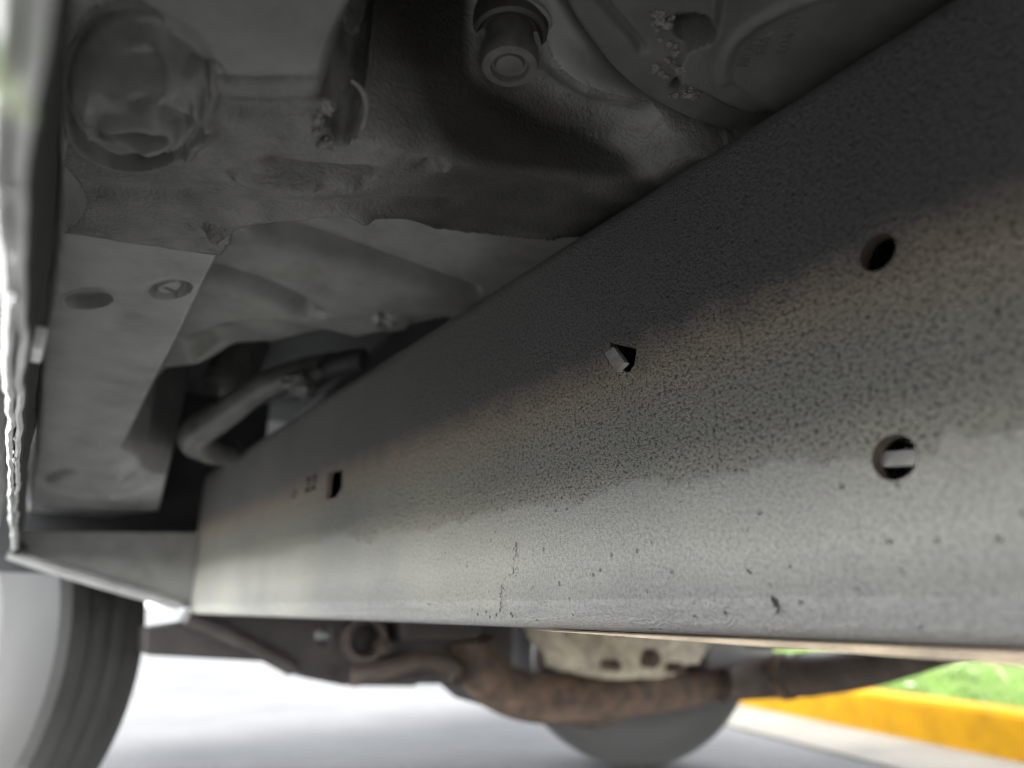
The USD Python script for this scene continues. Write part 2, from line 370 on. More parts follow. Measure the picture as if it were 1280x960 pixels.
def blades(n, s0, s1, n0, n1, hmin, hmax, w, seed, power=1.0):
    g = np.random.default_rng(seed)
    s = g.uniform(s0, s1, n); d = n0 + (n1 - n0) * g.uniform(0, 1, n) ** power
    base = kerbframe(s, d, np.full(n, 0.112))
    h = g.uniform(hmin, hmax, n) * (0.6 + 0.8 * noise(np.c_[s * 3, d * 3, s * 0], 4))
    az = g.uniform(0, 2 * np.pi, n); lean = g.uniform(0.1, 0.9, n)
    side = np.c_[np.cos(az), np.sin(az), 0 * az] * (w * g.uniform(0.6, 1.3, n))[:, None]
    out = np.c_[-np.sin(az), np.cos(az), 0 * az]
    mid = base + out * (h * lean * 0.25)[:, None] + np.c_[0 * h, 0 * h, h * 0.6]
    tip = base + out * (h * lean * 0.8)[:, None] + np.c_[0 * h, 0 * h, h * (1 - 0.3 * lean)]
    v = np.stack([base - side, base + side, mid - side * 0.8, mid + side * 0.8, tip], 1).reshape(-1, 3)
    k = np.arange(n)[:, None] * 5
    F = np.stack([k + [0, 1, 3], k + [0, 3, 2], k + [2, 3, 4]], 1).reshape(-1, 3)
    return v, F


v1, f1 = blades(42000, -1.2, 3.2, 0.115, 2.2, 0.02, 0.05, 0.0022, 1, 1.3)
v2, f2 = blades(30000, -2.0, 9.0, 1.5, 7.0, 0.03, 0.06, 0.004, 2)
obj('grass', (np.vstack([v1, v2]), np.vstack([f1, f2 + len(v1)])), 'grass', smooth=False, kind='stuff', label='short bright green grass behind the yellow kerb', category='grass')


def leaf_blade(base, direction, length, width, droop=0.3, nx=8):
    d = np.array(direction, float); d /= np.linalg.norm(d)
    side = np.cross(d, [0, 0, 1]); side /= np.linalg.norm(side)
    upv = np.cross(side, d)
    t = np.linspace(0, 1, nx)
    w = width * np.sin(np.pi * np.clip(t * 0.93 + 0.05, 0, 1)) ** 0.8
    c = np.array(base) + d * (t * length)[:, None] - np.array([0, 0, 1]) * (droop * length * t ** 2)[:, None]
    rows = np.stack([c - side * w[:, None] + upv * (0.18 * w)[:, None], c, c + side * w[:, None] + upv * (0.18 * w)[:, None]], 1).reshape(-1, 3)
    F = [[i * 3 + j, i * 3 + j + 1, (i + 1) * 3 + j + 1, (i + 1) * 3 + j] for i in range(nx - 1) for j in range(2)]
    return meshkit.arrays((rows, F))[:2]


wp = on(1205, 848, 2, 0.13)
weed = thing('weed_plant', (wp[0], wp[1], 0.12), label='low broadleaf weed with two pale leaves standing in the grass', category='plant')
obj('stem', tube([wp - [0, 0, 0.02], wp + [0.004, 0, 0.03], wp + [0, 0.01, 0.07]], 0.003, 12, 8), 'leaf', weed)
for k, (ax, L) in enumerate([(200, 0.13), (-15, 0.12), (100, 0.10), (250, 0.08)]):
    obj('leaf', leaf_blade(wp + [0, 0.01, 0.065 - 0.01 * k], [math.cos(math.radians(ax)), math.sin(math.radians(ax)), 0.5], L, 0.042, 0.6), 'leaf', weed)
tw = on(1262, 846, 2, 0.14)
obj('dry_twig', cat([tube([tw + [-0.12, 0.2, 0.16], tw + [0.02, 0.02, 0.06], tw + [0.2, -0.15, 0.0]], 0.006, 20, 7), tube([tw + [0.02, 0.02, 0.06], tw + [0.1, 0.06, 0.1], tw + [0.2, 0.05, 0.09]], 0.004, 16, 6),
                      tube([tw + [-0.05, 0.1, 0.1], tw + [-0.13, 0.0, 0.06], tw + [-0.18, -0.06, 0.0]], 0.004, 16, 6)]), 'twig', label='brown dry twig lying on the grass at the far right', category='twig')
fp = on(1138, 856, 2, 0.15)
fl = thing('glint_flower', (fp[0], fp[1], 0.11), label='tiny white flower head added for a pale glint in the grass', category='flower')  # flower shape added to stand for a blurred glint
obj('flower_stem', tube([fp - [0, 0, 0.04], fp], 0.0015, 6, 6), 'leaf', fl)
obj('petals', cat([trimesh.Trimesh(*leaf_blade(fp, [math.cos(t), math.sin(t), 0.15], 0.017, 0.006, 0.1, 5), process=False) for t in np.linspace(0, 2 * np.pi, 9)[:-1]]), 'petal', fl)

# ------------------------------------------------------------------ the vehicle
V = thing('off_road_vehicle', (0.69, 0.4, 0), label='grey-coated underside of a parked vehicle seen from below beside its sill', category='vehicle')

# frame rail: a hollow box section with rounded corners and a thin lower flange
FX = 0.200                                          # outer face


def rounded(x0, x1, z0, z1, r):
    import shapely
    return np.array(shapely.box(x0 + r, z0 + r, x1 - r, z1 - r).buffer(r, quad_segs=8).exterior.coords)[:-1]


def ccw(poly):
    p = np.asarray(poly, np.float64)
    a = (p[:, 0] * np.roll(p[:, 1], -1) - np.roll(p[:, 0], -1) * p[:, 1]).sum()
    return np.ascontiguousarray(p if a > 0 else p[::-1], dtype=np.float32)


def sweep_y(poly, y0, y1):
    """Extrudes an (x, z) outline along y."""
    cs = m3.CrossSection([ccw(poly)])
    mf = m3.Manifold.extrude(cs, y1 - y0)
    return mf.transform(np.array([[1, 0, 0, 0], [0, 0, -1, y1], [0, 1, 0, 0]], np.float32))


Y0, Y1 = -0.9, 1.02
rail = sweep_y(rounded(FX, FX + 0.075, 0.3895, 0.580, 0.016), Y0, Y1) - sweep_y(rounded(FX + 0.0045, FX + 0.0705, 0.394, 0.5755, 0.012), Y0 - 1, Y1 - 0.01)


def cyl_x(c, ry, rz, rot=0.0, depth=0.03, n=40):
    """An elliptic punch along x at the rail's face."""
    t = np.linspace(0, 2 * np.pi, n, endpoint=False)
    cs = m3.CrossSection([np.c_[ry * np.cos(t) * math.cos(rot) - rz * np.sin(t) * math.sin(rot), ry * np.cos(t) * math.sin(rot) + rz * np.sin(t) * math.cos(rot)].astype(np.float32)])
    return m3.Manifold.extrude(cs, depth).transform(np.array([[0, 0, 1, c[0] - depth / 2], [1, 0, 0, c[1]], [0, 1, 0, c[2]]], np.float32))


def prism_x(yz, depth=0.03, x=FX):
    cs = m3.CrossSection([ccw(yz)])
    return m3.Manifold.extrude(cs, depth).transform(np.array([[0, 0, 1, x - depth / 2], [1, 0, 0, 0], [0, 1, 0, 0]], np.float32))


h1 = on(1097, 315, 0, FX); h2 = on(1118, 572, 0, FX)
def ring_fit(pts):
    """Centre and outline of a punched hole from the ends of its two sighted axes."""
    w = np.array([on(x, y, 0, FX)[1:] for x, y in pts])
    c = w.mean(0); e1, e2 = (w[1] - w[0]) / 2, (w[3] - w[2]) / 2
    return np.array([c + e1 * math.cos(t) + e2 * math.sin(t) for t in np.linspace(0, 2 * np.pi, 49)[:-1]])


HOLE1 = ring_fit([(1081, 337), (1114, 294), (1082, 305), (1113, 327)])
HOLE2 = ring_fit([(1090, 573), (1147, 571), (1119, 543), (1117, 601)])
rail -= prism_x(HOLE1)
rail -= prism_x(HOLE2)
q = [on(x, y, 0, FX)[1:] for x, y in [(410, 590), (428, 586), (427, 610), (421, 621), (407, 625), (408, 600)]]
rail -= prism_x(q)
q = [on(x, y, 0, FX)[1:] for x, y in [(368, 611), (372, 609), (370, 622), (364, 623)]]
rail -= prism_x(q)
tabhole = [on(x, y, 0, FX)[1:] for x, y in [(762, 428), (796, 436), (793, 456), (786, 466), (770, 460), (765, 440)]]
rail -= prism_x(tabhole)
for px, py, rr in [(645, 681, 0.0012), (968, 752, 0.0009), (905, 448, 0.0006), (893, 537, 0.0006)]:
    c = on(px, py, 0, FX); rail -= cyl_x(c, rr, rr * 1.3, 0.2, 0.012, 12)
R = obj('frame_rail', tri(rail), 'rail', V, smooth=30)
for o in (HOLE1, HOLE2):
    c0 = o.mean(0)
    rim = prism_x(c0 + (o - c0) * 1.012, 0.0050, FX + 0.0024) - prism_x(c0 + (o - c0) * 0.975, 0.02, FX)
    obj('hole_edge', tri(rim), 'brown', R, smooth=30)
lip = m3.Manifold.hull_points(np.array([(x, y, z) for y, t in ((Y0, 0.0036), (0.05, 0.0032)) for x in (FX + 0.0005, FX + 0.03) for z in (0.3893, 0.3893 - t)] + [(x, 0.27, 0.3892) for x in (FX + 0.004, FX + 0.03)], np.float32))
M['lipdust'] = coated('dusty_lower_flange', (0.34, 0.27, 0.19), 0.7, 0.3, 60, 500, 0.0008, 0.7)
obj('lower_flange', tri(lip), 'lipdust', R, smooth=False, label='tan dusty flange under the rail')
M['tab'] = coated('bare_grey_tab', (0.27, 0.26, 0.24), 0.4, 0.3, 200, 700, 0.0006, 0.5)
# bent tab standing out of its punched opening
ta, tb, tc, td = [on(x, y, 0, FX) for x, y in [(757, 442), (768, 434), (789, 455), (778, 466)]]
o_ = np.array([1.0, 0, 0])
tabm = m3.Manifold.hull_points(np.array([ta + 0.002 * o_, tb + 0.002 * o_, ta - 0.0006 * o_, tb - 0.0006 * o_, tc - 0.0038 * o_, td - 0.0038 * o_, tc - 0.0010 * o_, td - 0.0010 * o_], np.float32))
obj('punched_tab', tri(tabm), 'tab', R, smooth=False, label='small bent tab standing in its punched opening')
# bright bar inside the lower round hole
b0, b1 = on(1060, 578, 0, FX + 0.0105), on(1178, 570, 0, FX + 0.0105)
e = on(1118, 562, 0, FX + 0.0105)[2] - on(1118, 584, 0, FX + 0.0105)[2]
bar = m3.Manifold.hull_points(np.array([p + [dx, 0, dz] for p in (b0, b1) for dx, dz in [(0, e / 2), (-0.0035, -e / 2), (0.004, e / 2), (0.004, -e / 2)]], np.float32))
obj('inner_bar', tri(bar), 'brightmetal', R, smooth=False, label='bright bar crossing the inside of the round hole')
# stamped mark beside the square hole
tm = meshkit.text_mesh('22', 0.0125, 0.0003, True)
tm.apply_translation(-tm.bounds.mean(0))
c = on(389, 604, 0, FX)
T = np.array([[0, 0, -1, c[0] - 0.0002], [0, -1, 0, c[1]], [1, 0, 0, c[2]], [0, 0, 0, 1.0]])
T2 = np.array([[0, 0, -1, c[0] - 0.0002], [-1.3, 0, 0, c[1]], [0, 1, 0, c[2]], [0, 0, 0, 1.0]])
tm.apply_transform(T2); tm.fix_normals()
obj('stamped_mark', tm, 'ink', R, smooth=False)
# grit, chips and a crumbly crack on the coat
g = np.random.default_rng(8)
sp = []


def speck(px, py, r, proud=0.25):
    c = on(px, py, 0, FX)
    sp.append(rough_lump(c, r, int(g.integers(1e6)), (proud, 1, 1.1), 1, 0.6))


for t in np.linspace(0, 1, 46):
    x = np.interp(t, [0, 0.35, 0.55, 1], [646, 640, 628, 624]) + g.normal(0, 2.2)
    speck(x, np.interp(t, [0, 1], [686, 768]), g.uniform(0.00015, 0.0005))
for x, y in [(600, 768), (606, 765), (617, 769), (641, 770), (636, 767), (612, 771)]:
    speck(x + g.normal(0, 2), y, 0.0007)
for x, y in [(966, 748), (968, 757), (971, 764), (935, 713), (938, 716), (988, 708)]:
    speck(x, y, 0.0005)
for k in range(150):
    speck(g.uniform(480, 1270), g.uniform(120, 640) if k % 2 else g.uniform(330, 600), g.uniform(0.00010, 0.00030))
obj('grit_speck', cat(sp), 'ink', R, kind='stuff')
crk = [[(646, 684), (645, 692), (642, 700)], [(641, 708), (642, 715), (638, 719)], [(628, 731), (627, 740), (628, 747)], [(626, 756), (625, 766)]]
for pts in crk:
    obj('crack', tube([on(x, y, 0, FX) for x, y in pts], [0.00010, 0.00026, 0.00008], 12, 6), 'ink', R)
chip = [on(x, y, 0, FX - 0.00005) for x, y in [(965, 744), (967, 752), (972, 758), (973, 767)]]
obj('crack', tube(chip, [0.0002, 0.0006, 0.0005, 0.0002], 20, 8), 'ink', R)
nub = on(1071, 740, 0, FX)
obj('paint_drip', rough_lump(nub, 0.0013, 4, (0.7, 1, 1.2), 2, 0.2), 'rail', R)

# ---- pressed sheet metal above: one height map z(x, y) cut into its panels
HX = np.r_[np.arange(-0.05, 0.20, 0.0011), np.arange(0.20, 0.401, 0.003)]
HY = np.r_[np.arange(-0.16, 0.04, 0.002), np.arange(0.04, 0.47, 0.0011), np.arange(0.47, 1.2, 0.003)]
GX, GY = np.meshgrid(HX, HY)
P = np.stack([GX, GY], -1)
ny, nx = GX.shape


def sd_poly(P, poly):
    """Signed distance to a polygon, positive inside."""
    x, y = P[..., 0], P[..., 1]
    d = np.full(x.shape, 1e9); inside = np.zeros(x.shape, bool)
    n = len(poly)
    for i in range(n):
        a, b = poly[i], poly[(i + 1) % n]
        e = b - a; w0, w1 = x - a[0], y - a[1]
        t = np.clip((w0 * e[0] + w1 * e[1]) / (e @ e), 0, 1)
        d = np.minimum(d, (w0 - t * e[0]) ** 2 + (w1 - t * e[1]) ** 2)
        c = (a[1] > y) != (b[1] > y)
        with np.errstate(divide='ignore', invalid='ignore'):
            inside ^= c & (x < (b[0] - a[0]) * (y - a[1]) / (b[1] - a[1]) + a[0])
    return np.sqrt(d) * np.where(inside, 1, -1)


def d_line(P, line):
    d = np.full(P.shape[:-1], 1e9)
    for a, b in zip(line[:-1], line[1:]):
        e = b - a; w = P - a
        t = np.clip((w @ e) / (e @ e), 0, 1)
        d = np.minimum(d, np.linalg.norm(w - t[..., None] * e, axis=-1))
    return d


def sstep(x):
    x = np.clip(x, 0, 1); return x * x * (3 - 2 * x)


def hc(x):
    """Height of the crossmember's underside: it rises to pass over the frame rail."""
    return 0.5545 + 0.034 * sstep((np.asarray(x) - 0.06) / 0.125)


def onc(pts):
    out = []
    for x, y in pts:
        h = 0.5545
        for _ in range(12):
            p = on(x, y, 2, h)[:2]; h = 0.5 * h + 0.5 * float(hc(p[0]))
        out.append(p)
    return np.array(out)


def loop(p, n):
    return spline(np.vstack([p, p[:1]]), n)[:-1]


OPENING = onz([(150, 600), (196, 482), (215, 462), (300, 452), (345, 450), (440, 428), (560, 400), (560, 470), (260, 660)], 0.612)
def hcol(y):
    """Height of the inner sill's underside: it drops towards the wheel."""
    return 0.562 - 0.045 * sstep((np.asarray(y) - 0.55) / 0.5)


def oncol(pts):
    out = []
    for x, y in pts:
        h = 0.55
        for _ in range(30):
            p = on(x, y, 2, h)[:2]; h = 0.6 * h + 0.4 * float(hcol(p[1]))
        out.append(p)
    return np.array(out)


COLUMN = oncol([(72, -80), (300, -60), (300, 60), (290, 290), (287, 306), (262, 352), (228, 420), (190, 490), (155, 562), (212, 590), (200, 640), (30, 655), (44, 560), (52, 430), (60, 385), (70, 290), (72, 100)])
PLUGP = onz([(76, -80), (520, -80), (480, 0), (405, 150), (412, 98), (270, 97), (95, 100), (80, 205), (90, 215), (104, 232), (110, 250), (103, 270), (80, 290), (150, 303), (275, 320), (288, 305), (300, 100)], 0.556)
CROSS = onc([(300, 96), (418, 96), (402, 140), (440, 110), (520, 125), (620, 135), (720, 150), (830, 180), (930, 150), (960, 220), (860, 250), (760, 300), (700, 300), (660, 297), (620, 292), (580, 288), (540, 284), (500, 276), (450, 271), (400, 276), (350, 281), (310, 286), (270, 290), (200, 300), (85, 292), (103, 270), (110, 250), (104, 232), (80, 205), (95, 98)])
REC = loop(onc([(470, -80), (486, 0), (455, 60), (440, 100), (455, 150), (520, 170), (600, 184), (700, 198), (790, 208), (835, 196), (850, 186), (760, 156), (690, 126), (640, 110), (605, 106), (580, 60), (585, -80)]), 160)
PC = onz([(169, 126)], 0.556)[0]; PE1 = onz([(268, 126)], 0.556)[0] - PC; PE2 = onz([(169, 206)], 0.556)[0] - PC
PLUGC = np.array([PC + 1.05 * (math.cos(t) * PE1 + math.sin(t) * PE2) for t in np.linspace(0, 2 * np.pi, 90)[:-1]])
COVER = onz([(640, -420), (680, -60), (692, 0), (720, 42), (760, 92), (800, 124), (850, 150), (908, 170), (1250, 60), (1500, -420)], 0.60)
# grid points next to a panel border are moved onto it, so that the borders run smoothly
for poly, off in ((OPENING, 0), (COLUMN, 0), (PLUGP, 0), (CROSS, 0), (REC, 0.004), (PLUGC, 0), (COVER, 0)):
    s = sd_poly(P, poly) - off
    gy, gx = np.gradient(s)
    gx = gx / np.gradient(GX, axis=1); gy = gy / np.gradient(GY, axis=0)
    cell = np.sqrt(np.gradient(GX, axis=1) * np.gradient(GY, axis=0))
    gn = np.hypot(gx, gy)
    near = (np.abs(s) < 0.55 * cell) & (gn > 0.6)
    P[near] -= (s / np.maximum(gn, 1e-6) ** 2)[near][:, None] * np.stack([gx, gy], -1)[near]
GX, GY = P[..., 0].copy(), P[..., 1].copy()
FC = (P[:-1, :-1] + P[1:, :-1] + P[1:, 1:] + P[:-1, 1:]) / 4
Z = np.full(GX.shape, 0.612)
LAB = np.full(FC.shape[:2], 'floor_panel', dtype=object)
for poly, name in ((OPENING, 'wheel_arch_liner'), (COLUMN, 'inner_sill'), (PLUGP, 'plug_panel'), (CROSS, 'body_crossmember'), (COVER, 'plastic_cover'), (PLUGC, 'sealed_plug')):
    LAB[sd_poly(FC, poly) > 0] = name
LAB[(LAB == 'plug_panel') & (FC[..., 1] > on(170, 200, 2, 0.556)[1])] = 'body_crossmember'
LAB[sd_poly(FC, REC) > 0.004] = 'recess'
SDC = sd_poly(P, COLUMN); SDX = sd_poly(P, CROSS)
wobv = (fbm(np.stack([GX * 25, GY * 25, 0 * GX], -1), 3, 3) - 0.5)


def layer(poly, h, w, at=0.5):
    if not isinstance(poly, np.ndarray):
        poly = onz(poly, h)
    s = sd_poly(P, poly)
    k = sstep(s / w + at)
    Z[...] = Z + (h - Z) * k
    return s


def ridge(px, h, amp, w, power=2.0):
    line = spline(onc(px) if h == 0.5545 else onz(px, h), 40)
    Z[...] = Z + amp * np.exp(-(d_line(P, line) / w) ** power) * (sstep(SDX / 0.003 + 0.2) if h == 0.5545 else 1)


def dent(px, py, h, amp, w):
    c = (onc([(px, py)]) if h == 0.5545 else onz([(px, py)], h))[0]
    Z[...] = Z + amp * np.exp(-((P - c) ** 2).sum(-1) / w ** 2) * (sstep(SDX / 0.003 + 0.2) if h == 0.5545 else 1)


# floor ribs (pressed grooves)
ridge([(350, 292), (430, 318), (510, 345), (590, 372)], 0.612, 0.016, 0.011)
ridge([(270, 343), (310, 355), (385, 390)], 0.612, 0.014, 0.009)
layer([(250, 405), (300, 388), (360, 385), (430, 402), (440, 420), (330, 440), (260, 430)], 0.628, 0.03)
# far opening with the hook
layer(OPENING, 0.708, 0.012)
# grommet in the floor
c = onz([(490, 402)], 0.612)[0]; rr = np.linalg.norm(P - c, axis=-1)
Z += -0.004 * sstep((0.0165 - rr) / 0.004) + 0.004 * sstep((0.0115 - rr) / 0.003) - 0.005 * np.exp(-((rr - 0.0005) / 0.004) ** 2)
dent(480, 394, 0.612, 0.02, 0.0026); dent(468, 421, 0.612, 0.012, 0.0026); dent(510, 415, 0.612, -0.005, 0.005)
# inner sill column
layer(COLUMN, hcol(GY), 0.013, 0.75)
for k, (x, y, a_, b_) in enumerate([(110, 376, 30, 10), (213, 363, 27, 11)]):
    c = onz([(x, y)], 0.562)[0]; e1 = onz([(x + a_, y - 3)], 0.562)[0] - c; e2 = onz([(x, y + b_)], 0.562)[0] - c
    ab = (P - c) @ np.linalg.inv(np.stack([e1, e2])); rr = np.linalg.norm(ab, axis=-1)
    Z += 0.007 * sstep((1 - rr) / 0.12) - 0.0012 * np.exp(-((rr - 1.08) / 0.08) ** 2)
    if k:
        Z -= 0.005 * sstep((0.75 - np.linalg.norm(ab - [-0.1, 0.25], axis=-1)) / 0.2)
        Z += 0.012 * np.exp(-(d_line(P, onz([(208, 367), (217, 372)], 0.562)) / 0.0009) ** 2)
ridge([(58, 582), (88, 576)], 0.545, 0.008, 0.006)
ridge([(150, 598), (175, 590), (200, 600)], 0.53, -0.008, 0.008); ridge([(140, 615), (200, 607)], 0.528, 0.008, 0.006)
Z += np.where(SDC > 0, 0.005 * (fbm(np.stack([GX * 14, GY * 6, 0 * GX], -1), 2, 9) - 0.5), 0)
# panel with the sealed plug, lapped over the sill column
layer(PLUGP, 0.556, 0.0022, 0.9)
# crossmember reaching to the frame rail
layer(CROSS, hc(GX), 0.008, 0.75)
ridge([(275, 97), (345, 98), (415, 96)], 0.5545, 0.004, 0.0012)
ridge([(280, 137), (330, 140), (400, 140)], 0.5545, 0.004, 0.005)
# the crossmember's near side rolls up into the recess round the body mount
s = sd_poly(P, REC)
Z += np.where(s > -0.02, (0.72 - 0.098 * sstep((GX - 0.08) / 0.03) - Z) * sstep(s / 0.034 + 0.3), 0)
from scipy.ndimage import gaussian_filter
k = sstep((s + 0.012) / 0.012)
Z = Z * (1 - k) + k * gaussian_filter(Z, 4)
ridge([(266, 285), (310, 290), (400, 284), (455, 271)], 0.5545, -0.0045, 0.003)
dent(272, 285, 0.5545, -0.004, 0.004)
ridge([(298, 216), (330, 224), (390, 231)], 0.5545, -0.0045, 0.003)
ridge([(348, 211), (400, 218), (450, 220)], 0.5545, 0.008, 0.0045)
ridge([(450, 268), (540, 283), (620, 291), (690, 298)], 0.5545, -0.003, 0.003)
ridge([(110, 238), (190, 240), (260, 238)], 0.5545, 0.0025, 0.005)
ridge([(300, 262), (420, 258), (560, 255)], 0.5545, 0.003, 0.006)
dent(441, 232, 0.5545, -0.004, 0.0025); dent(555, 205, 0.5545, -0.005, 0.004); dent(540, 205, 0.5545, 0.006, 0.005)
dent(130, 293, 0.556, 0.0015, 0.003); dent(232, 278, 0.556, 0.0012, 0.0025); dent(120, 35, 0.556, 0.003, 0.0018)
# ragged opening beside the recess
c = onz([(430, 140)], 0.5545)[0]; e1 = onz([(456, 140)], 0.5545)[0] - c; e2 = onz([(430, 188)], 0.5545)[0] - c
ab = (P - c) @ np.linalg.inv(np.stack([e1, e2])); rr = np.linalg.norm(ab, axis=-1) * (1 + 0.5 * wobv)
Z += 0.045 * sstep((1 - rr) / 0.2)
# sealed round plug with smeared sealant
c, e1, e2 = PC, PE1, PE2
Q = P + 0.0008 * np.stack([fbm(np.stack([GX * 60, GY * 60, 0 * GX], -1), 3, 21) - 0.5, fbm(np.stack([GX * 60, GY * 60, 0 * GX], -1), 3, 22) - 0.5], -1) * 2
ab = (Q - c) @ np.linalg.inv(np.stack([e1, e2])); rr = np.linalg.norm(ab, axis=-1); th = np.arctan2(ab[..., 1], ab[..., 0])
lowleft = 0.5 + 0.5 * np.cos(th - math.radians(130))
Z -= 0.0028 * np.exp(-((rr - 0.98) / 0.045) ** 2)
Z += (0.0012 + 0.0045 * lowleft) * np.exp(-((rr - 0.87) / 0.075) ** 2)
Z -= 0.0014 * np.exp(-((rr - 0.80 - 0.05 * np.cos(th + 0.6)) / 0.03) ** 2)
Z -= 0.0035 * sstep((0.78 - rr) / 0.2)
for pts, amp, w in [([(113, 132), (110, 115), (117, 100)], -0.0035, 0.0022), ([(203, 72), (212, 85), (210, 98), (198, 114)], -0.003, 0.0016),
                    ([(124, 156), (145, 151), (180, 154), (208, 151)], 0.007, 0.0018), ([(163, 116), (190, 119), (213, 128), (226, 146)], 0.006, 0.0026),
                    ([(150, 108), (160, 104), (170, 106)], -0.003, 0.0016), ([(140, 144), (165, 138), (195, 142), (215, 150)], -0.005, 0.0026),
                    ([(110, 165), (118, 178), (150, 192)], -0.004, 0.003), ([(185, 170), (200, 165), (212, 158)], -0.005, 0.004),
                    ([(252, 120), (250, 133), (238, 160), (215, 184)], -0.005, 0.0018), ([(253, 140), (263, 148), (255, 168), (238, 187)], -0.0055, 0.0016),
                    ([(256, 152), (250, 166), (243, 176)], 0.005, 0.0010), ([(240, 95), (245, 115), (243, 130)], -0.003, 0.0016), ([(125, 170), (150, 180), (175, 180)], 0.005, 0.004)]:
    line = spline(onz(pts, 0.556), 30)
    Z += 0.65 * amp * np.exp(-(d_line(Q, line) / (1.1 * w)) ** 2)
# recess edges on the right, hose seam, plastic cover with raised ring
ridge([(560, 10), (600, 70), (660, 125), (760, 170), (850, 195)], 0.62, -0.004, 0.01)
s = sd_poly(P, COVER)
Z += (0.598 - Z) * sstep(s / 0.006 + 0.5)
ridge([(690, -40), (700, 12), (722, 46), (760, 92), (800, 124), (850, 150), (905, 168)], 0.60, 0.014, 0.0028)
ridge([(745, -10), (768, 20), (790, 45), (803, 62)], 0.598, 0.003, 0.0015)
s = sd_poly(P, onz([(868, 40), (895, 35), (910, -60), (880, -420), (1500, -420), (1250, 80), (940, 142), (905, 131), (850, 108), (848, 80)], 0.594))
Z += (0.592 - Z) * sstep(s / 0.002 + 0.5)
s = sd_poly(P, spline(onz([(832, 28), (850, 22), (880, 24), (890, 32), (868, 42), (858, 46), (846, 38), (832, 28)], 0.598), 40)[:-1])
Z += 0.02 * sstep(s / 0.002 + 0.5)
dent(852, 105, 0.598, 0.012, 0.0025)
ridge([(855, 108), (880, 117), (905, 130), (940, 143)], 0.594, 0.008, 0.0012)
arc = [(906, 100), (905, 78), (914, 56), (935, 34), (965, 15), (1010, -4), (1060, -20)]
ridge(arc, 0.592, -0.0022, 0.0018)
s = sd_poly(P, onz(arc + [(1160, -60), (1300, -40), (1200, 50), (980, 150)], 0.592)); Z += -0.0012 * sstep(s / 0.002)
# overall hand-worked unevenness
Z += 0.0012 * (fbm(np.stack([GX * 40, GY * 40, 0 * GX], -1), 4, 5) - 0.5)
gr = np.exp(-(np.abs(P - onz([(480, 240)], 0.5545)[0]) ** 2).sum(-1) / 0.09 ** 2)
Z += np.where((SDX > 0) & (sd_poly(P, REC) < -0.01), 0.0006 * gr * (fbm(np.stack([GX * 230, GY * 230, 0 * GX], -1), 2, 6) - 0.5), 0)
# the column between sill seam and panels is open on the left: a dark gap
Z += (0.66 - Z) * sstep((-0.0165 - GX) / 0.004 + 0.5)
idx = np.arange(ny * nx).reshape(ny, nx)
quads = np.stack([idx[:-1, :-1], idx[1:, :-1], idx[1:, 1:], idx[:-1, 1:]], -1).reshape(-1, 4)
ql = LAB.ravel()
verts = np.c_[GX.ravel(), GY.ravel(), Z.ravel()]
# normals of the whole pressing, so that panels meet without a shading seam
VN = meshkit.arrays((verts, quads), True)[2]
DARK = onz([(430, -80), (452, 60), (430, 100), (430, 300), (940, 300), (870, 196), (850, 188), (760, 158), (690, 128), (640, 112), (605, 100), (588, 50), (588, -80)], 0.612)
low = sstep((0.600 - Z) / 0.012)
PAINTED_SHADE = np.clip(sstep((sd_poly(P, REC) + 0.010) / 0.014) * (low + (1 - low) * sstep(sd_poly(P, DARK) / 0.007 + 0.5)) + 0.78 * sstep((GX - 0.065) / 0.075) * sstep(SDX / 0.004 + 0.5) * sstep((GY - onc([(700, 190)])[0][1]) / 0.01 + 1), 0, 1)  # shade painted into the recess and along the crossmember towards the rail
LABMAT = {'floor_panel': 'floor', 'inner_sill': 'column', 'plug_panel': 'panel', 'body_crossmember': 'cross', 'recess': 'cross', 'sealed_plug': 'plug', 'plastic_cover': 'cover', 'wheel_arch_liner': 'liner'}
LABTXT = {'sealed_plug': 'round plug smeared with sealant', 'plastic_cover': 'plastic cover with raised ring and moulded lettering', 'body_crossmember': 'grainy coated crossmember reaching to the frame rail',
          'recess': 'dark recess around the body mount'}
PART = {}
for name in LABMAT:
    qf = quads[ql == name]
    if not len(qf):
        continue
    ids, inv = np.unique(qf, return_inverse=True)
    fa = inv.reshape(-1, 4)
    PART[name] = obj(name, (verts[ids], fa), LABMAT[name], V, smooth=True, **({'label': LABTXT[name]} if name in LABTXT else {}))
    pm = UsdGeom.Mesh.Get(stage, PART[name])
    pm.CreateNormalsAttr(Vt.Vec3fArray.FromNumpy(VN[ids].astype(np.float32)))
    pv = UsdGeom.PrimvarsAPI(pm).CreatePrimvar('painted_shade', Sdf.ValueTypeNames.FloatArray, 'vertex')
    pv.Set(Vt.FloatArray.FromNumpy(PAINTED_SHADE.ravel()[ids].astype(np.float32)))


def zat(px, py, h):
    p = on(px, py, 2, h)
    i = np.clip(np.searchsorted(HY, p[1]), 0, ny - 1); j = np.clip(np.searchsorted(HX, p[0]), 0, nx - 1)
    return np.array([p[0], p[1], Z[i, j]])


